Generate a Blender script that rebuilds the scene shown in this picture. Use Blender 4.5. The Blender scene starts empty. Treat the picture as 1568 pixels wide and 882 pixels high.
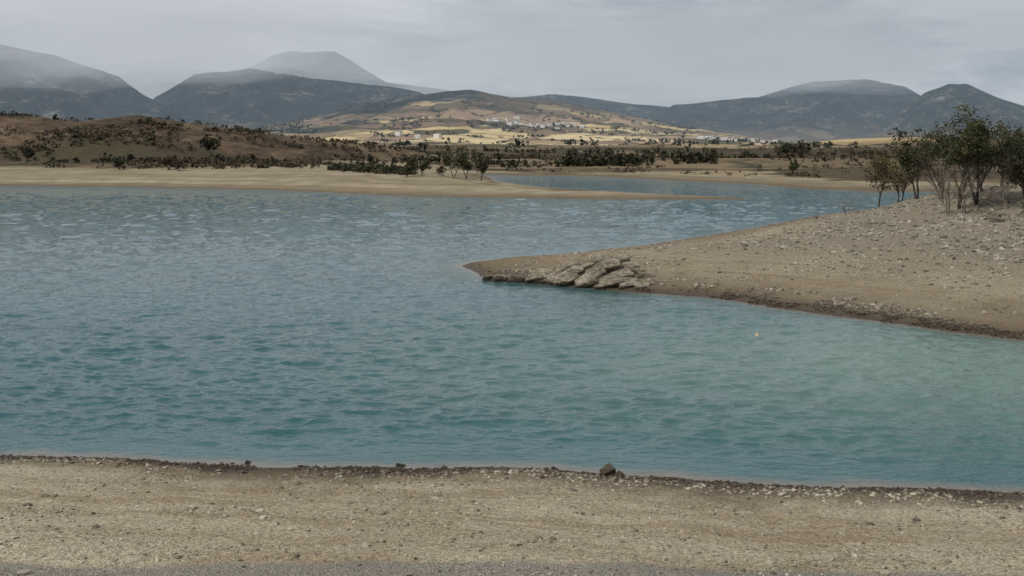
import bpy, math, random
import numpy as np
from mathutils import Vector, Matrix
random.seed(7); rng=np.random.default_rng(11)
scene=bpy.context.scene
scene.view_settings.view_transform='Standard'
scene.view_settings.look='None'
scene.view_settings.exposure=0
EYE=10.0; FU=1680.0; HZ=228.0   # camera height, then focal length and horizon row in image pixels; ridge tables likewise

# ------------------------------------------------------------------ helpers
def hash2(xi,yi,seed):
    n=(xi.astype(np.int64)*374761393+yi.astype(np.int64)*668265263+seed*974634777)&0xffffffff
    n=((n^(n>>13))*1274126177)&0xffffffff
    n=(n^(n>>16))&0xffffffff
    return n/4294967295.0
def vnoise(x,y,seed=0):
    xi=np.floor(x);yi=np.floor(y);fx=x-xi;fy=y-yi
    fx=fx*fx*(3-2*fx);fy=fy*fy*(3-2*fy)
    a=hash2(xi,yi,seed);b=hash2(xi+1,yi,seed);c=hash2(xi,yi+1,seed);d=hash2(xi+1,yi+1,seed)
    return (a*(1-fx)+b*fx)*(1-fy)+(c*(1-fx)+d*fx)*fy
def fbm(x,y,seed=0,oct=4):
    r=0;a=0.5;t=0
    for i in range(oct):
        r=r+a*vnoise(x,y,seed+i*17);t+=a;a*=0.5;x=x*2.03+3.1;y=y*2.03+1.7
    return r/t-0.5
def sstep(a,b,x):
    t=np.clip((x-a)/(b-a),0,1);return t*t*(3-2*t)

LAKE=np.array([(-600,120),(-100,42),(-40,37.2),(-16.7,35.8),(-13.4,35.4),(-8,34.9),(-3.8,34.5),(1.34,34.1),(3.3,33.6),(7.2,32.8),(14.9,31.9),(25,31),(38,33),(50,38),
(45,44),(36,50),(26.7,57.1),(22.7,61.8),(19.9,64.9),(17,68.6),(13,74),(8.5,76.7),(4.5,79.2),(0.8,81.9),(-2.2,84),(-4.6,94.0),(-4.0,96.0),(-2,98.8),(4.1,103.7),(10.9,110.5),(19.4,122.6),(30,137.7),(43.8,161.5),(60.4,182.6),(85,210),(120,232),
(130,250),(110,256),(85,256),(76,274),(71,293),(67,317),(50,352),(40,378),(28,402),(-11,425),(-14,410),(-10,398),(-4.8,336),(2.8,295),(19.9,262),(34,240),(48,224),(46,219.5),(21.8,218),(2.1,222),(-19.7,230),(-38.8,247),(-62,271),(-100.7,289.7),(-140,300),(-250,320),(-600,360)],float)

def sdist(x,y):
    sh=x.shape;x=x.ravel();y=y.ravel()
    A=np.clip((np.abs(y)-25)/200,0.03,1)
    wx=x+A*7*fbm(x/ (4+A*30),y/(4+A*30),5,4)
    wy=y+A*5*fbm(x/(4+A*30),y/(4+A*30),9,4)+0.5*fbm(x/1.3,y/1.3,12,3)+0.9*fbm(x/4.5,y/4.5,13,2)
    d2=np.full(x.shape,1e12);inside=np.zeros(x.shape,bool)
    n=len(LAKE)
    for i in range(n):
        ax,ay=LAKE[i];bx,by=LAKE[(i+1)%n]
        dx,dy=bx-ax,by-ay
        t=np.clip(((wx-ax)*dx+(wy-ay)*dy)/(dx*dx+dy*dy),0,1)
        q=(wx-ax-t*dx)**2+(wy-ay-t*dy)**2
        np.minimum(d2,q,out=d2)
        cond=((ay>wy)!=(by>wy))
        if dy!=0:
            xc=ax+(wy-ay)/dy*dx
            inside^=(cond&(wx<xc))
    d=np.sqrt(d2)
    return np.where(inside,-d,d).reshape(sh)

def ridge(D,wf,wb,p,tab,seed,rough=0.25,x=None,y=None):
    bx=np.array([(a-784)/FU*D for a,b in tab]);bz=np.array([EYE+(HZ-b)/FU*D for a,b in tab])
    L=D*0.035
    jit=fbm(x/(L*1.5),y/(L*1.5),seed,5)
    xx=x+fbm(x/(L*4),y/(L*4),seed+3,3)*L*1.2*sstep(0,wf*0.4,np.abs(y-D))
    z=np.interp(xx,bx,bz)
    t=np.where(y<D,(D-y)/wf,(y-D)/wb)
    t=np.clip(t,0,1)
    prof=(1-t)**p
    rv=np.abs(fbm(xx/(L*1.1),y/(L*3.2),seed+31,5))*2
    rv2=np.abs(fbm(xx/(L*.4),y/(L*.9),seed+37,4))*2
    z=z*prof*(1-rough*(1-rv)*np.clip(t*3.0,0,1))+z*(jit*0.10+rv2*0.10*np.clip(t*4,0,1))*prof
    return np.where(prof>0,z,0)
T1=[(-900,155),(-300,168),(0,174),(60,178),(120,187),(215,175),(250,181),(330,193),(450,210),(600,224),(700,242)]
T2=[(-900,40),(-200,50),(0,68),(80,82),(110,92),(180,118),(220,146),(260,165),(330,198),(400,228)]
T3=[(150,228),(200,186),(240,146),(300,112),(380,106),(430,112),(480,118),(560,126),(640,138),(700,163),(800,195),(900,228)]
T4=[(-900,120),(100,145),(180,112),(230,104),(280,104),(340,106),(370,102),(400,93),(418,84),(440,79),(480,79),(512,80),(522,86),(545,98),(590,122),(700,138),(800,150),(900,165),(1000,200),(2500,190)]
T5=[(380,222),(440,196),(480,178),(560,160),(620,150),(680,140),(720,136),(780,148),(850,154),(900,163),(980,180),(1080,202),(1150,216),(1250,222)]
T6=[(600,200),(650,150),(800,148),(850,144),(900,149),(960,156),(1025,164),(1060,185),(1200,215)]
T7=[(940,228),(1000,183),(1030,160),(1100,154),(1160,149),(1210,131),(1245,122),(1330,122),(1385,132),(1410,146),(1450,165),(1568,170),(1900,140),(2500,120)]
T8=[(1280,228),(1350,196),(1390,160),(1420,137),(1450,124),(1480,126),(1530,148),(1568,161),(1650,160),(1750,150),(2400,110)]
T9=[(1000,236),(1100,228),(1180,221),(1300,213),(1400,209),(1568,214),(1800,205),(2500,200)]
def H(x,y,s=None,full=False):
    if s is None:
        s=np.full(x.shape,400.0)
        m=y<1500
        if m.any(): s[m]=sdist(x[m],y[m])
    near=np.interp(s,[0,1,4,11.3,15,34,60,400],[0,.13,.5,1.42,1.55,8.2,9,12])
    right=0.10*np.minimum(s,70)+2.9*np.exp(-(((x-51)/13)**2+((y-118)/15)**2))
    right=right+0.12*np.minimum(s,3)*0.5
    lw=1-sstep(-70,15,x)
    slope=0.033+0.052*lw+0.03*(y<290)*(x<60)*(1-lw)
    cap=np.interp(y,[300,700,1000,1500,2500,4000,6000,13000],[3.6,4.2,8,14,28,45,55,70])+4.0*lw*(1-sstep(500,1200,y))
    far=slope*np.minimum(s,2000)
    far=cap*(1-np.exp(-far/cap))+ 1.7*np.exp(-(((x+18)/16)**2+((y-282)/26)**2))*sstep(0,12,s)
    wr=sstep(42,48,y)*sstep(-10,-5,x)*(1-sstep(196,214,y- 0.0*x))
    wn=1-sstep(40,48,y)
    wn=np.where((x<-10),1-sstep(120,200,y),wn)
    z=near*wn+right*wr*(1-wn)+far*(1-wn)*(1-wr)
    amp=np.clip(s,0,1)
    z=z+amp*(0.13*fbm(x/2.2,y/2.2,3,5)+0.45*fbm(x/11,y/11,4,3)*sstep(2,10,s)*sstep(45,60,y)+.5*fbm(x/3,y/3,6,4)*sstep(1.2,2.6,z)*sstep(48,60,y)*(y<200))
    z=z+fbm(x/90,y/90,41,4)*3.5*sstep(40,160,s)*sstep(380,560,y)
    z=z+fbm(x/420,y/420,45,4)*26*sstep(900,1800,y)
    z=np.where(s<0,np.maximum(s*0.14-.02,-4.0),z)
    kind=np.zeros(x.shape,int)
    for k,(D,wf,wb,p,T,sd,ro) in enumerate([(530,200,420,1.1,T1,101,.14),(5200,2300,2500,1.3,T2,120,.5),(5600,1900,2200,1.25,T3,140,.5),(8500,2200,2500,1.0,T4,160,.2),
            (4300,2500,1500,1.15,T5,180,.22),(6500,1500,2000,1.1,T6,200,.3),(6200,1700,2000,1.2,T7,220,.5),(5200,1500,1800,1.15,T8,240,.5),(1600,700,700,1.1,T9,260,.15)]):
        m=(y>D-wf)&(y<D+wb)&(s>0)
        if not m.any(): continue
        r=ridge(D,wf,wb,p,T,sd,ro,x[m],y[m])
        if k==0: r=r*sstep(55,140,s[m])
        zz=z[m]; kk=kind[m]
        sel=r>zz; kk[sel]=k+1
        kind[m]=kk; z[m]=np.maximum(zz,r)
    if full: return z,s,kind
    return z
def Hp(x,y): return float(H(np.array([float(x)]),np.array([float(y)]))[0])

def mesh_np(name,V,F,mats=(),smooth=False,attrs=None,midx=None):
    me=bpy.data.meshes.new(name)
    V=np.asarray(V,dtype=np.float32);F=np.asarray(F,dtype=np.int32)
    me.vertices.add(len(V));me.vertices.foreach_set('co',V.ravel())
    n,k=F.shape
    me.loops.add(n*k);me.loops.foreach_set('vertex_index',F.ravel())
    me.polygons.add(n);me.polygons.foreach_set('loop_start',np.arange(0,n*k,k,dtype=np.int32))
    try: me.polygons.foreach_set('loop_total',np.full(n,k,dtype=np.int32))
    except Exception: pass
    me.polygons.foreach_set('use_smooth',np.full(n,smooth))
    for m in mats: me.materials.append(m)
    if midx is not None: me.polygons.foreach_set('material_index',np.asarray(midx,dtype=np.int32))
    if attrs:
        for an,(ty,arr) in attrs.items():
            a=me.attributes.new(an,ty,'POINT')
            if ty=='FLOAT': a.data.foreach_set('value',arr.astype(np.float32).ravel())
            else: a.data.foreach_set('color',arr.astype(np.float32).ravel())
    me.update(calc_edges=True);me.validate()
    ob=bpy.data.objects.new(name,me);scene.collection.objects.link(ob)
    return ob

class NT:
    def __init__(s,name,world=False):
        if world: s.m=name; s.t=name.node_tree
        else:
            s.m=bpy.data.materials.new(name);s.m.use_nodes=True;s.t=s.m.node_tree
        s.t.nodes.clear()
    def n(s,ty,ins=None,**kw):
        nd=s.t.nodes.new(ty)
        for k,v in kw.items(): setattr(nd,k,v)
        if ins:
            for k,v in ins.items():
                if isinstance(v,bpy.types.NodeSocket): s.t.links.new(v,nd.inputs[k])
                else: nd.inputs[k].default_value=v
        return nd
    def mix(s,f,a,b,bt='MIX'):
        nd=s.n('ShaderNodeMix',data_type='RGBA',blend_type=bt)
        for i,v in ((0,f),(6,a),(7,b)):
            if isinstance(v,bpy.types.NodeSocket): s.t.links.new(v,nd.inputs[i])
            else: nd.inputs[i].default_value=(v if i==0 else (*v,1))
        return nd.outputs[2]
    def math(s,op,a,b=0.0,clamp=False):
        nd=s.n('ShaderNodeMath',operation=op,use_clamp=clamp)
        for i,v in ((0,a),(1,b)):
            if isinstance(v,bpy.types.NodeSocket): s.t.links.new(v,nd.inputs[i])
            else: nd.inputs[i].default_value=v
        return nd.outputs[0]
    def mr(s,v,a,b,c=0.0,d=1.0):
        nd=s.n('ShaderNodeMapRange',{0:v,1:a,2:b,3:c,4:d});nd.clamp=True
        return nd.outputs[0]
    def noise(s,vec,scale,detail=5,rough=0.55,dist=0.0):
        return s.n('ShaderNodeTexNoise',{'Vector':vec,'Scale':scale,'Detail':detail,'Roughness':rough,'Distortion':dist}).outputs['Fac']
    def vscale(s,vec,sc,rot=(0,0,0)):
        return s.n('ShaderNodeMapping',{'Vector':vec,'Scale':sc,'Rotation':rot}).outputs[0]
    def ramp(s,f,stops,interp='LINEAR'):
        nd=s.n('ShaderNodeValToRGB',{0:f});cr=nd.color_ramp;cr.interpolation=interp
        while len(cr.elements)<len(stops): cr.elements.new(0.5)
        for e,(p,c) in zip(cr.elements,stops): e.position=p;e.color=(*c,1)
        return nd.outputs[0]
    def bsdf(s,col,rough=0.9,normal=None,spec=0.2):
        ins={'Base Color':col if isinstance(col,bpy.types.NodeSocket) else (*col,1),'Roughness':rough,'Specular IOR Level':spec}
        if normal is not None: ins['Normal']=normal
        b=s.n('ShaderNodeBsdfPrincipled',ins)
        s.n('ShaderNodeOutputMaterial',{'Surface':b.outputs[0]})
        return b

# ------------------------------------------------------------------ near ground material (shore)
g=NT('shore_gravel')
pos=g.n('ShaderNodeNewGeometry').outputs['Position']
PX,PY,PZ=g.n('ShaderNodeSeparateXYZ',{0:pos}).outputs
road=g.n('ShaderNodeAttribute',attribute_name='road').outputs['Fac']
n1=g.noise(pos,0.11,6,0.65);n2=g.noise(pos,1.3,6,0.7);n3=g.noise(pos,8,4,0.75);n4=g.noise(pos,26,2,0.7)
tan=g.mix(g.mr(n1,.40,.60),(0.33,0.275,0.185),(0.46,0.405,0.30))
tan=g.mix(g.mr(n2,.42,.66),tan,(0.42,0.38,0.295))
st=g.noise(g.vscale(pos,(0.05,0.05,5.5)),1.0,5,0.75)
tan=g.mix(g.math('MULTIPLY',g.mr(st,.50,.60),0.5),tan,(0.27,0.205,0.125))
tan=g.mix(g.math('MULTIPLY',g.mr(st,.48,.38),0.5),tan,(0.48,0.43,0.33))
rub=g.math('MULTIPLY',g.mr(g.math('ADD',PZ,g.math('MULTIPLY',n2,1.0)),1.3,2.8),g.mr(PY,50,70))
rubc=g.mix(g.mr(n3,.35,.65),(0.165,0.148,0.117),(0.40,0.365,0.30))
tan=g.mix(g.math('MULTIPLY',rub,.85),tan,rubc)
tan=g.mix(g.mr(PY,50,65),tan,g.mix(1.0,tan,(.80,.785,.75),'MULTIPLY'))
sp=g.mix(g.mr(n3,.37,.63),(0.62,0.60,0.57),(1.25,1.24,1.22))
tan=g.mix(1.0,tan,sp,'MULTIPLY')
sp2=g.mix(g.mr(n4,.38,.62),(0.52,0.51,0.49),(1.38,1.38,1.38))
tan=g.mix(g.mr(PY,80,25),tan,g.mix(1.0,tan,sp2,'MULTIPLY'))
rc=g.mix(g.mr(n4,.36,.64),(0.085,0.079,0.068),(0.35,0.33,0.29))
tan=g.mix(g.math('MULTIPLY',g.mr(g.math('ADD',road,g.math('MULTIPLY',n3,.9)),.75,1.3),.85),tan,rc)
zj=g.math('ADD',PZ,g.math('MULTIPLY',g.math('SUBTRACT',n2,0.5),0.40))
zj=g.math('ADD',zj,g.math('MULTIPLY',g.math('SUBTRACT',n1,0.5),1.0))
damp=g.mr(zj,g.mr(PY,45,60,.52,1.35),g.mr(PY,45,60,.14,.30))
tan=g.mix(g.math('MULTIPLY',damp,.86),tan,g.mix(g.mr(n3,.3,.7),(0.085,0.064,0.041),(0.20,0.152,0.098)))
wet=g.mr(g.math('ADD',PZ,g.math('MULTIPLY',g.math('SUBTRACT',n2,0.5),0.24)),g.mr(PX,-12,8,.13,.36),.06)
tan=g.mix(wet,tan,g.mix(g.mr(n3,.35,.65),(0.030,0.023,0.016),(0.11,0.080,0.052)))
h=g.math('ADD',g.math('MULTIPLY',n3,.08),g.math('ADD',g.math('MULTIPLY',n4,.04),g.math('MULTIPLY',n2,.12)))
bmp=g.n('ShaderNodeBump',{'Height':h,'Strength':1.0,'Distance':1.0}).outputs[0]
gb=g.bsdf(tan,.92,bmp,.15)
g.t.links.new(g.mr(wet,0,1,.93,.5),gb.inputs['Roughness'])
M_near=g.m
# ------------------------------------------------------------------ far ground material
g=NT('valley_ground')
pos=g.n('ShaderNodeNewGeometry').outputs['Position']
PX,PY,PZ=g.n('ShaderNodeSeparateXYZ',{0:pos}).outputs
ms=g.n('ShaderNodeSeparateColor',{0:g.n('ShaderNodeAttribute',attribute_name='mask').outputs['Color']})
mB,mF,mL=ms.outputs[0],ms.outputs[1],ms.outputs[2]
scr=g.n('ShaderNodeAttribute',attribute_name='scrub').outputs['Fac']
sunlit_straw=g.n('ShaderNodeAttribute',attribute_name='sunlit_straw').outputs['Fac']
s1=g.noise(pos,0.018,5,0.65);s2=g.noise(pos,0.14,5,0.7)
st=g.noise(g.vscale(pos,(0.012,0.012,3.5)),1.0,4,0.7)
tan=g.mix(g.mr(s2,.35,.65),(0.21,0.175,0.115),(0.33,0.285,0.205))
tan=g.mix(g.math('MULTIPLY',g.mr(st,.48,.6),0.7),tan,(0.18,0.14,0.082))
tan=g.mix(g.math('MULTIPLY',g.mr(s1,.50,.60),.40),tan,(0.145,0.135,0.07))
tan=g.mix(g.math('MULTIPLY',g.mr(PZ,.8,.1),.80),tan,(0.10,0.073,0.045))
scrub=g.ramp(g.math('ADD',g.math('MULTIPLY',s1,.5),g.math('MULTIPLY',s2,.5)),[(.38,(0.027,0.024,0.015)),(.47,(0.070,0.051,0.034)),(.54,(0.118,0.084,0.053)),(.64,(0.19,0.148,0.095))])
wv=g.n('ShaderNodeVectorMath',{0:pos,1:g.n('ShaderNodeVectorMath',{0:g.n('ShaderNodeTexNoise',{'Vector':pos,'Scale':0.006,'Detail':2}).outputs['Color'],3:130.0},operation='SCALE').outputs[0]},operation='ADD').outputs[0]
fv=g.vscale(wv,(1/130.,1/190.,0),(0,0,0.35))
v1=g.n('ShaderNodeTexVoronoi',{'Vector':fv,'Scale':1.0,'Randomness':.9},feature='F1',voronoi_dimensions='2D')
ve=g.n('ShaderNodeTexVoronoi',{'Vector':fv,'Scale':1.0,'Randomness':.9},feature='DISTANCE_TO_EDGE',voronoi_dimensions='2D')
cr_=g.n('ShaderNodeSeparateColor',{0:v1.outputs['Color']}).outputs[0]
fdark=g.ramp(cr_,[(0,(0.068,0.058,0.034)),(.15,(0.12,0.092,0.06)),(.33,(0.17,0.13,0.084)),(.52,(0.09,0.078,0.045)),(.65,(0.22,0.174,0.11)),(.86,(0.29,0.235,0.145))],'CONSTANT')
fsunlit=g.ramp(cr_,[(0,(0.66,0.50,0.26)),(.14,(0.37,0.26,0.175)),(.32,(0.12,0.105,0.052)),(.42,(0.47,0.34,0.22)),(.60,(0.72,0.57,0.31)),(.70,(0.28,0.195,0.13)),(.88,(0.44,0.34,0.19))],'CONSTANT')
fields=g.mix(mL,fdark,fsunlit)  # sunlit patches painted into field colour; darker ramp stands for shade around them
fields=g.mix(sunlit_straw,fields,(0.78,0.64,0.36))  # straw fields with sunlight painted into their colour
fields=g.mix(g.mr(s2,.3,.75),fields,g.mix(1.0,fields,(.7,.68,.66),'MULTIPLY'))
hn=g.noise(pos,.012,4,.7)
hedge=g.math('MULTIPLY',g.mr(ve.outputs['Distance'],.07,.03),g.mr(hn,.44,.54))
fields=g.mix(hedge,fields,(0.033,0.036,0.02))
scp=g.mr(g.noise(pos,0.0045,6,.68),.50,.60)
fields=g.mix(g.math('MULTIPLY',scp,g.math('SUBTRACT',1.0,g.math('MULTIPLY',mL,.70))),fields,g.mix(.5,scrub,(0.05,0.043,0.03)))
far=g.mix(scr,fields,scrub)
f1=g.noise(pos,.007,7,.72);f2=g.noise(pos,.04,4,.7)
forest=g.ramp(g.math('ADD',g.math('MULTIPLY',f1,.6),g.math('MULTIPLY',f2,.4)),[(.40,(0.005,0.010,0.012)),(.49,(0.014,0.020,0.020)),(.55,(0.040,0.044,0.040)),(.63,(0.19,0.185,0.17))])
far=g.mix(mF,far,forest)
col=g.mix(mB,far,tan)
hall=g.math('ADD',g.math('MULTIPLY',f2,6.0),g.math('MULTIPLY',s2,2.0))
hall=g.math('MULTIPLY',hall,g.math('SUBTRACT',1.0,mB))
bmp=g.n('ShaderNodeBump',{'Height':hall,'Strength':.8,'Distance':1.0}).outputs[0]
g.bsdf(col,.95,bmp,.1)
M_far=g.m

# ------------------------------------------------------------------ terrain sheet
rows=np.concatenate([np.arange(-15,20,1.0),np.arange(20,40,.12),np.arange(40,130,.3),np.arange(130,500,1.2),500*np.exp(np.arange(0,math.log(13000/500),.0068))])
cols=np.linspace(-0.8,0.8,880)
R,C=np.meshgrid(rows,cols,indexing='ij')
X=C*(R+30);Y=R
Z,S,K=H(X,Y,full=True)
nr,nc=X.shape
idx=np.arange(nr*nc).reshape(nr,nc)
F=np.stack([idx[:-1,:-1],idx[:-1,1:],idx[1:,1:],idx[1:,:-1]],-1).reshape(-1,4)
fm=np.repeat((rows[:-1]>=206).astype(int),nc-1)
lw=1-sstep(-70,15,X)
bw=20+50*lw+fbm(X/40,Y/40,71,4)*50
bw=np.where((X>30)&(Y<420),bw+16,bw)
beach=1-sstep(bw*.85,bw*1.1+3,S)
beach=np.where(Y>600,0,beach)
nz=fbm(X/500,Y/500,81,5)
forest=np.zeros_like(X)
for k in (2,3,4,6,7,8): forest=np.where(K==k,sstep(55,130,Z+nz*160),forest)
forest=np.where(K==5,sstep(0.06,.13,nz+ (Z-170)/900.),forest)
sunlit=sstep(1250,1700,Y)*(1-sstep(3600,4200,Y+nz*600))*sstep(-900,-500,X+ nz*500)*(1-sstep(620,1050,X+nz*600))  # mask of painted sunlight on the valley fields
sunlit=np.maximum(sunlit,0.85*sstep(1500,2200,Y)*(1-sstep(2800,3500,Y))*sstep(700,900,X)*(1-sstep(1700,2400,X)))
sunlit=sunlit*sstep(-.24,-.02,fbm(X/700,Y/260,91,3)+.05)
sunlit=np.maximum(sunlit,.35*(K==2)*(1-forest))
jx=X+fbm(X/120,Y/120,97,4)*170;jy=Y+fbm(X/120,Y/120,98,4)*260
sunlit_straw=np.zeros_like(X)  # straw patches, painted bright as if sunlit
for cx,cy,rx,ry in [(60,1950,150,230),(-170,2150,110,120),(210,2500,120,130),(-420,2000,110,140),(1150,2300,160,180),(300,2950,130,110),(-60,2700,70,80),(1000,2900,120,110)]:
    sunlit_straw=np.maximum(sunlit_straw,1-sstep(.9,1.05,np.maximum(np.abs(jx-cx)/rx,np.abs(jy-cy)/ry)))
scrub=1-sstep(560,900,Y+nz*400)
scrub=scrub*(1-sstep(-.06,-.01,fbm(X/60,Y/45,95,3)-.02)*.95)
mask=np.stack([beach,forest,sunlit,np.ones_like(X)],-1).reshape(-1,4)
road_=(1-sstep(22.3,23.3,Y+0.0022*(X-1.5)**2+fbm(X/3,Y/3,77,3)*1.2))*(Y<40)
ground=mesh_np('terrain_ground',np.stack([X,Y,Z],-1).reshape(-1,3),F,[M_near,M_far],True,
    {'mask':('FLOAT_COLOR',mask),'road':('FLOAT',road_),'scrub':('FLOAT',scrub),'sunlit_straw':('FLOAT',sunlit_straw)},fm)

# ------------------------------------------------------------------ water (modelled waves)
w=NT('lake_water')
pos=w.n('ShaderNodeNewGeometry').outputs['Position']
sa=w.n('ShaderNodeAttribute',attribute_name='sd').outputs['Fac']
sh=w.n('ShaderNodeAttribute',attribute_name='shal').outputs['Fac']
sy=w.n('ShaderNodeSeparateXYZ',{0:pos}).outputs[1]
big=w.noise(w.vscale(pos,(.012,.05,1)),1.0,4,.6)
b=w.noise(w.vscale(pos,(1.8,3.2,1),(0,0,-.1)),1.0,3,.6,.3)
c=w.noise(w.vscale(pos,(.25,.60,1),(0,0,.05)),1.0,3,.65,.2)
body=w.mix(w.mr(big,.35,.65),(0.012,0.068,0.084),(0.020,0.090,0.106))
body=w.mix(sh,body,(0.105,0.175,0.148))
body=w.mix(w.mr(sa,-.9,-.05),body,(0.15,0.13,0.10))
edge=w.mr(sa,-3,0,1,.5)
hh=w.math('ADD',w.math('MULTIPLY',b,.075),w.math('MULTIPLY',c,w.mr(sy,90,200,.0,1.2)))
hh=w.math('MULTIPLY',hh,edge)
bn=w.n('ShaderNodeBump',{'Height':hh,'Strength':1.0,'Distance':1.0}).outputs[0]
wb_=w.bsdf(body,.05,bn,.5);wb_.inputs['IOR'].default_value=1.333
r2=[24.0]
while r2[-1]<470: r2.append(r2[-1]+max(.07,r2[-1]**2/16800*.85))
r2=np.array(r2)
c2=np.concatenate([np.linspace(-1.4,-.62,60),np.linspace(-.615,.615,1400),np.linspace(.62,.9,30)])
R,C=np.meshgrid(r2,c2,indexing='ij');X=C*(R+12);Y=R
S2=sdist(X,Y);nr,nc=X.shape
def waves(x,y):
    wx=x+.6*fbm(x/2,y/2,301,2);wy=y+.12*x+.6*fbm(x/3,y/2,302,2)
    a=vnoise(wx/1.0,wy/.55,303)*.65+vnoise(wx/.5+5,wy/.29,304)*.35
    ra=1-np.abs(a-.5)*3.6
    l=vnoise(wx/2.0,wy/1.1,305)*.6+vnoise(wx/1.15+9,wy/.66,306)*.4
    rl=1-np.abs(l-.5)*3.4
    l2=vnoise(wx/3.4,wy/2.1,311)*.5+vnoise(wx/1.9+9,wy/1.3,312)*.5
    far_=1-np.abs(l2-.5)*3.4
    sw=fbm(x/7,y/4,307,2)
    gust=.75+.8*np.clip(fbm(x/26,y/14,308,3)+.5,0,1)
    h=ra*.052*(1-sstep(60,95,y))+rl*.090*(1-sstep(100,150,y))+far_*(.022+.075*sstep(80,160,y))*(1-sstep(220,300,y))+sw*.07
    return h*gust
ZW=(waves(X,Y)-.07)*(.10+.90*sstep(0,5,-S2))*(1-sstep(270,340,Y))
idx=np.arange(nr*nc).reshape(nr,nc)
F=np.stack([idx[:-1,:-1],idx[:-1,1:],idx[1:,1:],idx[1:,:-1]],-1).reshape(-1,4)
shal=.85*np.exp(-(((X-23)/15)**2+((Y-50)/13)**2))+.4*np.exp(-np.abs(S2)/2.5)*(Y>50)*(Y<140)+.35*np.exp(-(((X-9)/17)**2+((Y-52)/15)**2))
shal=np.clip(shal+.35*fbm(X/9,Y/9,55,3)*shal,0,1)
mesh_np('lake_water',np.stack([X,Y,ZW],-1).reshape(-1,3),F,[w.m],True,{'sd':('FLOAT',S2),'shal':('FLOAT',shal)})

# ------------------------------------------------------------------ stones
import bmesh
def ico():
    bm=bmesh.new();bmesh.ops.create_icosphere(bm,subdivisions=1,radius=1)
    v=np.array([p.co[:] for p in bm.verts]);f=np.array([[q.index for q in fc.verts] for fc in bm.faces]);bm.free();return v,f
IV,IF=ico()
def rock_mat(name,c1,c2,wz=.22):
    m=NT(name);p=m.n('ShaderNodeNewGeometry').outputs['Position']
    r=m.n('ShaderNodeAttribute',attribute_name='rnd').outputs['Fac']
    n=m.noise(p,7,4,.65)
    c=m.mix(r,c1,c2);c=m.mix(m.mr(n,.35,.7),c,m.mix(1.0,c,(.6,.58,.55),'MULTIPLY'))
    z=m.n('ShaderNodeSeparateXYZ',{0:p}).outputs[2]
    c=m.mix(m.mr(z,wz,wz*.4),c,(0.055,0.043,0.031))
    m.bsdf(c,.9,None,.2);return m.m
M_stone=rock_mat('shore_stone',(0.11,0.094,0.070),(0.52,0.475,0.385))
M_rubble=rock_mat('rubble_stone',(0.11,0.098,0.077),(0.44,0.405,0.335),.5)
def scatter(name,xs,ys,sz,mat,flat=.6,sink=.25):
    n=len(xs);zs=H(xs,ys)
    keep=zs>-0.05;xs,ys,zs,sz=xs[keep],ys[keep],zs[keep],sz[keep];n=len(xs)
    ang=rng.uniform(0,6.28,n);ca,sa_=np.cos(ang),np.sin(ang)
    sx=sz*rng.uniform(.7,1.3,n);sy_=sz*rng.uniform(.5,1.0,n);szz=sz*flat*rng.uniform(.6,1.2,n)
    V=IV[None]*(1+rng.uniform(-.28,.28,(n,12,1)))
    vx=V[:,:,0]*sx[:,None];vy=V[:,:,1]*sy_[:,None];vz=V[:,:,2]*szz[:,None]
    vz=vz+vx*rng.uniform(-.25,.25,(n,1))
    P=np.stack([vx*ca[:,None]-vy*sa_[:,None]+xs[:,None],vx*sa_[:,None]+vy*ca[:,None]+ys[:,None],vz+(zs+szz*(.5-sink))[:,None]],-1).reshape(-1,3)
    F=(IF[None]+(np.arange(n)*12)[:,None,None]).reshape(-1,3)
    return mesh_np(name,P,F,[mat],False,{'rnd':('FLOAT',np.repeat(rng.uniform(0,1,n)**1.2,12))})
n=50000
ys=rng.uniform(21,36,n);xs=rng.uniform(-20,20,n)
dens=vnoise(xs/2.5,ys/1.0,33)*.6+vnoise(xs/.8,ys/.5,34)*.4
k=rng.uniform(0,1,n)<(.06+1.8*np.clip(dens-.22,0,1)**2);xs,ys=xs[k],ys[k]
scatter('beach_pebbles',xs,ys,.018+.042*rng.random(len(xs))**3+.08*(rng.random(len(xs))<.012),M_stone)
n=7000;xs=rng.uniform(-20,22,n);ys=np.interp(xs,[-16.7,-8,1.3,7.2,14.9,25],[35.8,34.9,34.1,32.8,31.9,31])-.1-np.abs(rng.normal(0,.6,n))*np.interp(xs,[-20,5,22],[.7,1.5,2.4])
k=vnoise(xs/1.1,ys/3,88)>.35;xs,ys=xs[k],ys[k];n=len(xs)
scatter('shoreline_stones',xs,ys,.02+.08*rng.random(n)**2.5,M_stone)
n=70000;xs=rng.uniform(-6,80,n);ys=rng.uniform(50,165,n)
s_=sdist(xs,ys);dens=vnoise(xs/5,ys/5,35)*.6+vnoise(xs/1.5,ys/1.5,36)*.4
k=(s_>0)&(rng.random(n)<np.clip(.08+s_/30,0,1.2)*2.2*np.clip(dens-.20,0,1));xs,ys=xs[k],ys[k];s_=s_[k]
scatter('rubble_stones',xs,ys,.06+.20*rng.random(len(xs))**3*np.clip(.4+s_/25,0,1.3),M_rubble,.5,.35)
n=8000;ii=rng.integers(14,24,n);tt=rng.random(n)
P0=LAKE[ii];P1=LAKE[ii+1];Q=P0+(P1-P0)*tt[:,None]
xs=Q[:,0]+np.abs(rng.normal(0,1.8,n))*.6;ys=Q[:,1]+np.abs(rng.normal(0,2.4,n))-.2
k=vnoise(xs/1.5,ys/1.5,89)>.4;xs,ys=xs[k],ys[k];n=len(xs)
scatter('waterline_stones',xs,ys,.04+.15*rng.random(n)**3.5,M_rubble)

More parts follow.
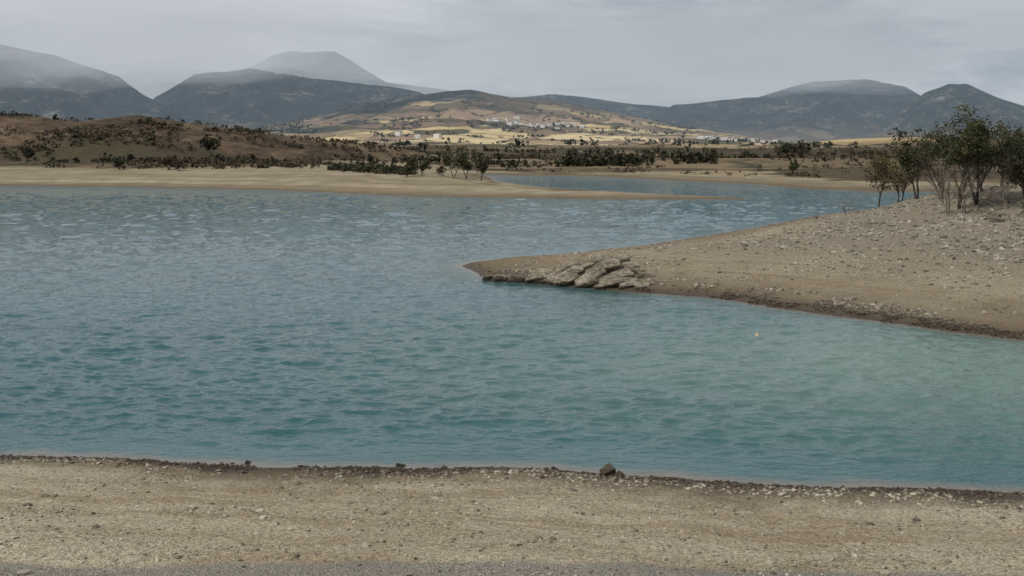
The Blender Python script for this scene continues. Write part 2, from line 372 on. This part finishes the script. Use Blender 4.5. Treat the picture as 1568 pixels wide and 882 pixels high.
# ------------------------------------------------------------------ rock slabs
from mathutils import noise as mn
def slab(bm,loc,size,rot,seed,cuts=5):
    r=random.Random(seed)
    b2=bmesh.new();bmesh.ops.create_cube(b2,size=1)
    for v in b2.verts:
        v.co.x*=1+r.uniform(-.32,.25);v.co.y*=1+r.uniform(-.3,.25);v.co.z*=1+r.uniform(-.4,.25)
    bmesh.ops.bevel(b2,geom=b2.edges[:],offset=.045,segments=1,affect='EDGES')
    bmesh.ops.subdivide_edges(b2,edges=[e for e in b2.edges if e.calc_length()>.25],cuts=cuts,use_grid_fill=True)
    for v in b2.verts:
        q=v.co*1.8+Vector((seed*3.1,0,0));q2=v.co*5+Vector((seed,7,0))
        v.co+=v.co.normalized()*(mn.fractal(q,1,2,4)*.10+mn.ridged_multi_fractal(q2,1,2,3,1,2)*-.018)
    M=Matrix.Translation(loc)@Matrix.Rotation(rot[2],4,'Z')@Matrix.Rotation(rot[1],4,'Y')@Matrix.Rotation(rot[0],4,'X')@Matrix.Diagonal((*size,1))
    b2.transform(M)
    me=bpy.data.meshes.new('t');b2.to_mesh(me);b2.free();bm.from_mesh(me);bpy.data.meshes.remove(me)
M_slab=NT('outcrop_rock');p=M_slab.n('ShaderNodeNewGeometry').outputs['Position']
nn=M_slab.noise(p,1.1,7,.68);n5=M_slab.noise(M_slab.vscale(p,(1.2,1.2,4),(0,.45,0)),2.5,6,.7)
c_=M_slab.mix(M_slab.mr(nn,.38,.62),(0.16,0.135,0.095),(0.35,0.315,0.245))
c_=M_slab.mix(M_slab.mr(n5,.48,.60),c_,(0.09,0.075,0.055))
zz=M_slab.n('ShaderNodeSeparateXYZ',{0:p}).outputs[2]
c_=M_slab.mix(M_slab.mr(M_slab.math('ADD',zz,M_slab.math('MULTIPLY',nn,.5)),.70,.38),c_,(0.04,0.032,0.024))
M_slab.bsdf(c_,.9,M_slab.n('ShaderNodeBump',{'Height':M_slab.math('ADD',nn,n5),'Strength':.9,'Distance':.2}).outputs[0],.2)
bm=bmesh.new()
SL=[(8.4,78.4,.25,1.8,1.2,.7,.35,.05,.2),(7.0,78.7,.3,1.6,1.3,.85,.5,-.30,.1),(5.5,79.4,.35,1.6,1.4,1.0,.5,-.5,-.2),(4.1,80.4,.3,1.6,1.4,.95,.5,-.5,.3),
(8.1,80.0,.75,1.7,1.2,.75,.45,-.12,.15),(6.3,80.3,.85,1.5,1.2,.9,.5,-.42,.1),(4.7,81.2,.85,1.4,1.2,.8,.45,-.45,.2),(7.2,81.7,1.2,1.6,1.2,.75,.4,-.2,.0),(5.6,82.3,1.2,1.5,1.2,.75,.4,-.35,.1),
(8.9,82.2,1.1,1.4,1.1,.6,.3,-.1,-.2),(6.7,83.7,1.5,1.6,1.2,.6,.35,-.15,.2),(8.4,84.3,1.5,1.4,1.1,.5,.2,-.1,.0),(3.2,81.2,.35,1.4,1.2,.75,.4,-.35,.1),(3.4,82.9,.7,1.3,1.2,.65,.3,-.35,.3),
(1.8,81.8,.3,1.6,1.1,.55,.3,-.1,-.2),(2.0,83.3,.5,1.4,1.1,.5,.2,-.2,.3),(.4,82.4,.28,1.4,.8,.5,.1,.1,.1),(-.7,83.0,.22,1.2,.7,.45,.1,.1,.3),(-1.7,83.7,.2,1.1,.6,.4,.0,.0,.4),
(9.8,80.8,.7,1.1,.9,.45,.0,.1,.1),(9.9,78.4,.25,1.2,.7,.45,.1,.1,.6),(9.1,77.5,.15,.8,.6,.35,.1,0,.2),(4.9,84.1,1.1,1.4,1.1,.5,.2,-.2,-.2),(3.5,79.9,.15,.9,.7,.5,0,-.3,.3),(6.2,77.9,.1,.9,.6,.4,.2,-.2,.1),(10.6,79.6,.35,.9,.7,.4,.1,.1,.9),(11.4,77.6,.3,.9,.6,.35,.1,.1,.4)]
for i,q in enumerate(SL): slab(bm,q[:3],q[3:6],q[6:],i+3)
me=bpy.data.meshes.new('rock_outcrop');bm.to_mesh(me);bm.free()
me.materials.append(M_slab.m)
ob=bpy.data.objects.new('rock_outcrop',me);scene.collection.objects.link(ob)
def boulder(name,x,y,size,rot,seed,dz=0.0):
    bm=bmesh.new();slab(bm,(x,y,max(Hp(x,y),0)+size[2]*.25+dz),size,rot,seed)
    me=bpy.data.meshes.new(name);bm.to_mesh(me);bm.free();me.materials.append(M_rubble)
    a=me.attributes.new('rnd','FLOAT','POINT');a.data.foreach_set('value',np.full(len(me.vertices),.15))
    ob=bpy.data.objects.new(name,me);scene.collection.objects.link(ob)
boulder('boulder',2.88,33.55,(.44,.34,.26),(.3,-.3,.5),50)
boulder('boulder',3.25,33.35,(.22,.2,.14),(.3,-.3,.9),54)
boulder('boulder',-3.5,34.55,(.28,.14,.10),(0,.3,.3),51)
boulder('boulder',1.35,34.15,(.24,.10,.08),(0,.5,.1),52)
boulder('boulder',-8.4,34.9,(.16,.14,.10),(0,.4,.1),53)
for i,(x,y,sx) in enumerate([(46,96,2.0),(43.5,99,1.4),(48,101,1.6),(50,93,1.3),(40,98,.9),(47.5,89,1.0),(41.5,94,1.2)]):
    boulder('boulder',x,y,(sx,sx*.8,sx*.32),(.1,.15,i),60+i)

# ------------------------------------------------------------------ vegetation
def leaf_mat(name,cA,cB,cC):
    m=NT(name);p=m.n('ShaderNodeNewGeometry').outputs['Position']
    r=m.n('ShaderNodeAttribute',attribute_name='rnd').outputs['Fac']
    c=m.mix(m.mr(m.noise(p,.9,2),.35,.65),cA,cB);c=m.mix(m.math('POWER',r,2.0),c,cC)
    m.bsdf(c,.75,None,.25)
    return m.m
M_leafG=leaf_mat('leaf_green',(0.020,0.026,0.011),(0.042,0.050,0.019),(0.105,0.096,0.040))
M_leafY=leaf_mat('leaf_olive',(0.042,0.043,0.018),(0.085,0.075,0.03),(0.17,0.128,0.055))
M_leafD=leaf_mat('leaf_dark',(0.014,0.017,0.010),(0.028,0.031,0.016),(0.065,0.058,0.03))
M_leafB=leaf_mat('leaf_brown',(0.035,0.027,0.018),(0.062,0.046,0.028),(0.115,0.082,0.05))
def bark(name,c1,c2):
    m=NT(name);p=m.n('ShaderNodeNewGeometry').outputs['Position']
    m.bsdf(m.mix(m.mr(m.noise(m.vscale(p,(6,6,1.5)),1,3),.35,.65),c1,c2),.9,None,.2);return m.m
M_bark=bark('bark',(0.03,0.025,0.02),(0.085,0.07,0.055));M_barkP=bark('bark_pale',(0.09,0.078,0.064),(0.21,0.185,0.15))
def tree(name,x,y,h,spread=.4,stems=2,leaf=M_leafG,nleaf=2600,lsize=.16,bare=False,seed=0,barkm=None,lean=0.0,lowbare=.3,depth=4,clump=.45):
    r=random.Random(seed);V=[];F=[];tips=[]
    def tube(p0,p1,r0,r1):
        d=(p1-p0);L=d.length
        if L<1e-4: return
        d.normalize();u=d.orthogonal().normalized();v=d.cross(u);b=len(V);k=5 if r0>.03 else 3
        for pp,rr in ((p0,r0),(p1,r1)):
            for i in range(k):
                a=i*6.2832/k;V.append(pp+u*math.cos(a)*rr+v*math.sin(a)*rr)
        for i in range(k): F.append((b+i,b+(i+1)%k,b+k+(i+1)%k,b+k+i))
    def grow(p,d,L,rad,lv):
        nseg=4;q=p.copy();dd=d.copy();rr=rad
        for i in range(nseg):
            dd=(dd+Vector((r.gauss(0,.15),r.gauss(0,.15),r.gauss(.06,.08)))).normalized()
            q2=q+dd*(L/nseg);r2=rr*(.84 if lv>0 else .87);tube(q,q2,rr,r2)
            if lv<depth and (i>=1 or lv>0):
                for _ in range(2):
                    if r.random()<.72:
                        az=r.uniform(0,6.283);tl=r.uniform(.45,.95)*(1.0 if lv else spread*2.2)
                        u=dd.orthogonal().normalized();v=dd.cross(u)
                        nd=(dd*math.cos(tl)+(u*math.cos(az)+v*math.sin(az))*math.sin(tl));nd.z+=.12
                        grow(q2,nd.normalized(),L*r.uniform(.42,.7),r2*.55,lv+1)
            q=q2;rr=r2
            if lv>=2: tips.append(q.copy())
        tips.append(q.copy())
    z0=Hp(x,y)
    for i in range(stems):
        az=r.uniform(0,6.283);tl=spread*(.15+.5*r.random()) if stems>1 else .06
        d=Vector((math.cos(az)*math.sin(tl)+lean,math.sin(az)*math.sin(tl),math.cos(tl))).normalized()
        grow(Vector((math.cos(az)*.15,math.sin(az)*.15,-.2)),d,h*r.uniform(.45,.62),h*.016+.02,0)
    V=np.array([v[:] for v in V]);F=np.array(F)
    T=np.array([t[:] for t in tips])
    sc=h/max(T[:,2].max(),.1);V*=sc;T*=sc
    midx=np.zeros(len(F),int);rnd=np.zeros(len(V))
    if not bare:
        T=T[T[:,2]>h*lowbare]
        rg=np.random.default_rng(seed)
        nt=max(8,int(min(len(T)*clump,170)));H0=T[rg.integers(0,len(T),nt)]
        wgt=rg.random(nt)**1.5+.1;wgt/=wgt.sum()
        cc=rg.choice(nt,nleaf,p=wgt);P=H0[cc]+rg.normal(0,1,(nleaf,3))*np.array([.29,.29,.20])*(h/8)
        a=rg.normal(size=(nleaf,3));a/=np.linalg.norm(a,axis=1)[:,None]
        b=np.cross(a,rg.normal(size=(nleaf,3)));b/=np.linalg.norm(b,axis=1)[:,None]
        sz=lsize*rg.uniform(.5,1.2,nleaf)[:,None]
        q=np.stack([P-a*sz,P-b*sz*.55,P+a*sz,P+b*sz*.55],1).reshape(-1,3)
        b0=len(V);V=np.concatenate([V,q]);FL=np.arange(nleaf*4).reshape(-1,4)+b0
        F=np.concatenate([F,FL]);midx=np.concatenate([midx,np.ones(nleaf,int)])
        tone=rg.random(nt)[cc]*.6+rg.random(nleaf)*.4
        rnd=np.concatenate([rnd,np.repeat(tone,4)])
    V=V+np.array([x,y,z0])
    return mesh_np(name,V,F,[barkm or M_bark,leaf],False,{'rnd':('FLOAT',rnd)},midx)
# right-hand grove
tree('willow_tree',41.7,125,6.8,.25,1,M_leafY,1500,.15,seed=1,lowbare=.15)
tree('willow_tree',45.4,129,6.9,.4,2,M_leafY,1300,.15,seed=2)
tree('willow_tree',44.6,121,7.2,.45,2,M_leafG,2300,.155,seed=3)
tree('willow_tree',47.2,120,7.5,.4,2,M_leafD,2000,.16,seed=4,lowbare=.45)
tree('poplar_tree',43.2,106,9.8,.40,2,M_leafG,6000,.145,seed=5,barkm=M_bark,lowbare=.48,lean=.04)
tree('willow_tree',45.6,107.5,8.6,.4,2,M_leafG,3200,.145,seed=51,barkm=M_bark,lowbare=.5)
tree('bare_tree',41.2,104,6.4,.5,3,bare=True,seed=6,barkm=M_barkP,depth=3)
tree('bare_tree',42.6,103,5.2,.6,3,bare=True,seed=36,barkm=M_barkP,depth=3)
tree('willow_tree',48.4,113,7.3,.5,2,M_leafD,2200,.15,seed=8,lowbare=.4)
tree('willow_tree',47.6,101,7.6,.5,3,M_leafD,4600,.145,seed=9,lowbare=.15)
tree('bare_tree',46.2,102,4.2,.5,3,bare=True,seed=10,barkm=M_barkP,depth=3)
tree('willow_tree',52,117,6.9,.5,2,M_leafD,2000,.16,seed=31)
tree('willow_tree',50,107,7.4,.5,3,M_leafG,3000,.15,seed=52,lowbare=.25)
tree('bare_tree',44.6,114,6.0,.5,3,bare=True,seed=33,barkm=M_bark,depth=3)
tree('bare_tree',46.6,110,6.0,.5,3,bare=True,seed=34,barkm=M_bark,depth=3)
tree('bare_shrub',39.2,128,2.8,.6,4,bare=True,seed=12,barkm=M_barkP,depth=3)
tree('bare_shrub',37.0,133,1.0,.7,3,bare=True,seed=13,barkm=M_bark,depth=2)
tree('bare_shrub',-18.1,35.4,1.9,.8,3,bare=True,seed=43,barkm=M_bark,depth=2)
# middle peninsula trees
tree('willow_tree',-26.5,275,5.6,.5,3,M_leafG,1100,.28,seed=14,lowbare=.1)
tree('willow_tree',-23,279,4.2,.5,3,M_leafG,700,.28,seed=15,lowbare=.1)
tree('willow_tree',-14.4,271,7.6,.4,2,M_leafG,1200,.28,seed=16,lowbare=.25)
tree('willow_tree',-11.2,273,8.0,.35,2,M_leafG,1200,.28,seed=17,lowbare=.3)
tree('willow_tree',-7.8,270,6.4,.35,2,M_leafD,800,.28,seed=18,lowbare=.3)
tree('shrub',-17.5,276,2.8,.6,4,M_leafY,500,.22,seed=19,lowbare=.05,depth=3)
tree('willow_tree',97,380,5.8,.5,4,M_leafG,800,.4,seed=20,lowbare=.1,depth=3)
tree('oak_tree',-123,450,9.5,.5,2,M_leafD,1300,.5,seed=21,lowbare=.15,depth=3)
tree('oak_tree',-175,395,6.5,.4,2,M_leafD,1000,.4,seed=22,lowbare=.15,depth=3)
tree('oak_tree',-108,345,4.6,.6,4,M_leafB,900,.35,seed=23,lowbare=.05,depth=3)
tree('oak_tree',-104,342,3.8,.6,4,M_leafB,900,.35,seed=24,lowbare=.05,depth=3)
tree('oak_tree',-126,352,4.2,.6,4,M_leafD,900,.35,seed=25,lowbare=.05,depth=3)

def mass(name,xs,ys,hs,mat,nq,asp=1.0,q=.28):
    xs,ys,hs=map(np.asarray,(xs,ys,hs));zs=H(xs,ys);k=zs>.4;xs,ys,hs,zs=xs[k],ys[k],hs[k],zs[k];n=len(xs)
    d=rng.normal(size=(n,nq,3));d/=np.linalg.norm(d,axis=2)[:,:,None]
    rad=rng.random((n,nq,1))**.4
    P=d*rad*np.stack([hs*.55*asp,hs*.55*asp,hs*.5],-1)[:,None]
    P=P*(1+.35*rng.normal(size=(n,1,3)))
    P[:,:,2]=np.abs(P[:,:,2]+hs[:,None]*.45)
    P=P+np.stack([xs,ys,zs-hs*.03],-1)[:,None]
    P=P.reshape(-1,3);N=len(P);hh=np.repeat(hs,nq)
    a=rng.normal(size=(N,3));a/=np.linalg.norm(a,axis=1)[:,None]
    b=np.cross(a,rng.normal(size=(N,3)));b/=np.linalg.norm(b,axis=1)[:,None]
    sz=(hh*q*rng.uniform(.6,1.2,N))[:,None]
    V=np.stack([P-a*sz,P-b*sz*.7,P+a*sz,P+b*sz*.7],1).reshape(-1,3)
    tone=np.repeat(rng.random(n),nq)*.6+rng.random(N)*.4
    return mesh_np(name,V,np.arange(N*4).reshape(-1,4),[mat],False,{'rnd':('FLOAT',np.repeat(tone,4))})
def pts(n,x0,x1,y0,y1,ns,th,seed,smin=0):
    xs=rng.uniform(x0,x1,n);ys=rng.uniform(y0,y1,n)
    k=vnoise(xs/ns,ys/(ns*.7),seed)*.65+vnoise(xs/ns*2.7,ys/ns*2.2,seed+5)*.35>th
    xs,ys=xs[k],ys[k]
    s=sdist(xs,ys);k=s>smin;return xs[k],ys[k]
xs,ys=pts(9000,-420,0,345,620,38,.54,201,58);mass('scrub_bushes',xs,ys,.8+1.5*rng.random(len(xs))**2,M_leafB,20,1.5)
xs,ys=pts(5500,-420,20,345,640,26,.60,211,60);mass('scrub_bushes',xs,ys,1.0+2.2*rng.random(len(xs))**3,M_leafD,22,1.4)
xs,ys=pts(700,-60,-6,340,440,18,.52,221,26);mass('scrub_bushes',xs,ys,1.0+1.8*rng.random(len(xs))**2,M_leafD,22,1.2)
def belt(p0,p1,wd,n,h0,h1,mat,name='distant_tree_belt'):
    t=rng.random(n);xs=p0[0]+(p1[0]-p0[0])*t+rng.normal(0,wd,n)*.3;ys=p0[1]+(p1[1]-p0[1])*t+rng.normal(0,wd,n)
    k=vnoise(t*9,t*0,int(abs(p0[0]))+3)>.3;xs,ys=xs[k],ys[k];n=len(xs)
    mass(name,xs,ys,h0+(h1-h0)*rng.random(n)**1.5,mat,36,.7,.2)
belt((14,500),(96,510),6,130,3,6.5,M_leafD)
belt((-60,480),(10,520),12,55,2,4,M_leafD)
belt((110,540),(260,560),16,90,2,4.5,M_leafD)
belt((60,640),(330,670),8,110,2,4.5,M_leafD)
belt((-40,720),(120,740),8,70,3,5,M_leafD)
belt((180,800),(480,850),12,120,3,5,M_leafB)
belt((-150,900),(120,920),12,90,3,5,M_leafD)
belt((230,940),(260,980),10,50,6,11,M_leafD)
xs,ys=pts(5500,-300,480,460,1300,50,.66,231,40);mass('distant_scrub',xs,ys,1.2+2.2*rng.random(len(xs))**2,M_leafB,18,1.6)
xs,ys=pts(2500,-60,330,330,470,16,.64,236,26);mass('far_shore_bushes',xs,ys,.7+1.3*rng.random(len(xs))**2,M_leafB,16,1.4)
xs,ys=pts(12000,-1500,2600,1200,4300,130,.63,241,40);mass('distant_woodland',xs,ys,4+6*rng.random(len(xs)),M_leafD,9,1.6,.4)

# ------------------------------------------------------------------ village houses
def pmat(name,c,r=.9):
    m=NT(name);p=m.n('ShaderNodeNewGeometry').outputs['Position']
    m.bsdf(m.mix(m.mr(m.noise(p,.5,3),.3,.7),tuple(v*.8 for v in c),c),r,None,.2);return m.m
M_wall=pmat('plaster',(0.82,0.80,0.75));M_roof=pmat('roof_tile',(0.27,0.195,0.15));M_win=pmat('window_dark',(0.04,0.04,0.05),.3)
def house(x,y,w_,d_,h_,rot):
    z=Hp(x,y)-1
    a,b=w_/2,d_/2;rh=h_+1+min(w_,d_)*.16;h1=h_+1
    V=[(-a,-b,0),(a,-b,0),(a,b,0),(-a,b,0),(-a,-b,h1),(a,-b,h1),(a,b,h1),(-a,b,h1),(-a,0,rh),(a,0,rh)]
    F=[(0,1,5,4),(1,2,6,5),(2,3,7,6),(3,0,4,7),(5,6,9,9),(7,4,8,8)];mi=[0]*6
    e=.5
    o=len(V);V+=[(-a-e,-b-e,h1-.1),(a+e,-b-e,h1-.1),(a+e,0,rh+.15),(-a-e,0,rh+.15),(-a-e,b+e,h1-.1),(a+e,b+e,h1-.1)]
    F+=[(o,o+1,o+2,o+3),(o+3,o+2,o+5,o+4)];mi+=[1,1]
    for fl in range(2):
        for i in range(3):
            cx=-a+w_*(i+.5)/3;cz=1+1.5+fl*2.9
            if cz+.8>h1: continue
            o=len(V);V+=[(cx-.5,-b-.03,cz-.6),(cx+.5,-b-.03,cz-.6),(cx+.5,-b-.03,cz+.6),(cx-.5,-b-.03,cz+.6)];F.append((o,o+1,o+2,o+3));mi.append(2)
    me=bpy.data.meshes.new('village_house')
    F=[tuple(dict.fromkeys(f)) for f in F]
    me.from_pydata(V,[],F)
    for m in (M_wall,M_roof,M_win): me.materials.append(m)
    for pgn,m in zip(me.polygons,mi): pgn.material_index=m
    ob=bpy.data.objects.new('village_house',me);ob.location=(x,y,z);ob.rotation_euler[2]=rot;scene.collection.objects.link(ob)
r=random.Random(4)
for cx,cy,sx,sy,n in [(50,3050,95,120,38),(-170,2300,50,60,3),(560,2700,75,80,22),(470,2650,30,60,6),(1320,2750,90,60,6),(1000,2800,60,60,6),(-2250,3600,80,70,6)]:
    for i in range(n):
        house(cx+r.gauss(0,sx*.6),cy+r.gauss(0,sy*.6),r.uniform(10,18),r.uniform(8,12),r.choice([6.2,8.5,8.8]),r.uniform(-.5,.5))

# ------------------------------------------------------------------ buoy
bm=bmesh.new();bmesh.ops.create_uvsphere(bm,u_segments=20,v_segments=12,radius=.12)
bmesh.ops.create_cone(bm,cap_ends=True,segments=14,radius1=.035,radius2=.03,depth=.1,matrix=Matrix.Translation((0,0,.15)))
b3=[]
for i in range(24):
    for j in range(6):
        A=i*6.2832/24;B=j*6.2832/6;b3.append(bm.verts.new(((.12+.014*math.cos(B))*math.cos(A),(.12+.014*math.cos(B))*math.sin(A),.014*math.sin(B))))
for i in range(24):
    for j in range(6):
        bm.faces.new([b3[i*6+j],b3[((i+1)%24)*6+j],b3[((i+1)%24)*6+(j+1)%6],b3[i*6+(j+1)%6]])
me=bpy.data.meshes.new('mooring_buoy');bm.to_mesh(me);bm.free();me.materials.append(pmat('buoy_plastic',(0.50,0.42,0.29),.45))
ob=bpy.data.objects.new('mooring_buoy',me);ob.location=(13.1,58.6,.03);scene.collection.objects.link(ob)

# ------------------------------------------------------------------ haze and low cloud (emissive volumes: glow stands in for scattered light)
def vol(name,col,mfp):
    m=NT(name);sg=1.0/mfp
    a=m.n('ShaderNodeVolumeAbsorption',{'Color':(0,0,0,1),'Density':sg})
    e=m.n('ShaderNodeEmission',{'Color':(*col,1),'Strength':sg})
    ad=m.n('ShaderNodeAddShader',{0:a.outputs[0],1:e.outputs[0]})
    m.n('ShaderNodeOutputMaterial',{'Volume':ad.outputs[0]})
    return m.m
def box(name,x0,x1,y0,y1,z0,z1,mat):
    V=[(x0,y0,z0),(x1,y0,z0),(x1,y1,z0),(x0,y1,z0),(x0,y0,z1),(x1,y0,z1),(x1,y1,z1),(x0,y1,z1)]
    F=[(0,3,2,1),(4,5,6,7),(0,1,5,4),(1,2,6,5),(2,3,7,6),(3,0,4,7)]
    return mesh_np(name,V,F,[mat])
box('haze_air',-12000,12000,1100,9800,-80,1000,vol('haze_air',(0.27,0.335,0.40),10500))
def cloud(name,loc,rad,mfp,seed,col=(0.62,0.64,0.66)):
    bm=bmesh.new();bmesh.ops.create_icosphere(bm,subdivisions=4,radius=1)
    for v in bm.verts:
        q=v.co*2.2+Vector((seed*5.3,0,0))
        v.co*=1+.45*mn.fractal(q,1,2,4)
    bm.transform(Matrix.Translation(loc)@Matrix.Diagonal((*rad,1)))
    me=bpy.data.meshes.new(name);bm.to_mesh(me);bm.free();me.materials.append(vol(name,col,mfp))
    for p_ in me.polygons: p_.use_smooth=True
    ob=bpy.data.objects.new(name,me);scene.collection.objects.link(ob)
cloud('low_cloud',(-1600,7000,880),(2600,800,480),2600,1)
cloud('low_cloud',(-2300,4800,620),(1500,600,340),1200,2)
cloud('low_cloud',(-1950,6300,400),(620,500,290),700,3,(.56,.58,.60))
cloud('low_cloud',(-1500,4950,500),(800,500,190),1500,6,(.56,.58,.60))
cloud('low_cloud',(700,7600,640),(2100,800,380),1000,4,(.56,.58,.60))
cloud('low_cloud',(1050,5400,450),(1200,450,190),1200,5,(0.52,0.55,0.58))
cloud('low_cloud',(2300,5700,660),(1700,700,250),2200,8,(0.48,0.51,0.54))

# ------------------------------------------------------------------ sky, sun, camera
wd=bpy.data.worlds.new("World");scene.world=wd;wd.use_nodes=True
W=NT(wd,True)
tc=W.n('ShaderNodeTexCoord').outputs['Generated']
sky=W.n('ShaderNodeTexSky');sky.sky_type='NISHITA';sky.sun_disc=False;sky.sun_elevation=math.radians(48);sky.sun_rotation=math.radians(231)
cn=W.noise(W.vscale(tc,(3.6,3.6,17)),1.0,5,.6,.5)
cn2=W.noise(W.vscale(tc,(10,10,44)),1.0,4,.6,.3)
cm=W.math('ADD',W.math('MULTIPLY',cn,.7),W.math('MULTIPLY',cn2,.3))
cc=W.ramp(cm,[(.41,(.44,.46,.495)),(.49,(.68,.695,.72)),(.57,(.96,.96,.965))])
wz=W.n('ShaderNodeSeparateXYZ',{0:tc}).outputs
cc=W.mix(1.0,cc,W.mix(W.mr(wz[0],-.15,.45),(1.12,1.12,1.12),(.80,.82,.85)),'MULTIPLY')
gain=W.mr(wz[2],.1,.7,10,7.2)
cc=W.n('ShaderNodeVectorMath',{0:cc,3:gain},operation='SCALE').outputs[0]
fin=W.mix(.94,sky.outputs[0],cc)
bg=W.n('ShaderNodeBackground',{0:fin,1:.1})
W.n('ShaderNodeOutputWorld',{0:bg.outputs[0]})
sl=bpy.data.lights.new('sun','SUN');sl.energy=2.6;sl.angle=math.radians(7);sl.color=(1,.95,.87)
so=bpy.data.objects.new('sun',sl);scene.collection.objects.link(so)
az=math.radians(231);el=math.radians(48)
dv=Vector((math.sin(az)*math.cos(el),math.cos(az)*math.cos(el),math.sin(el)))
so.rotation_euler=dv.to_track_quat('Z','Y').to_euler()
cam=bpy.data.cameras.new('camera');co=bpy.data.objects.new('camera',cam);scene.collection.objects.link(co)
co.location=(0,0,EYE);co.rotation_euler=(math.radians(90),0,0)
cam.sensor_width=36;cam.lens=36*FU/1568.0
cam.shift_y=-(441-HZ)/1568.0
cam.clip_start=.1;cam.clip_end=40000
scene.camera=co
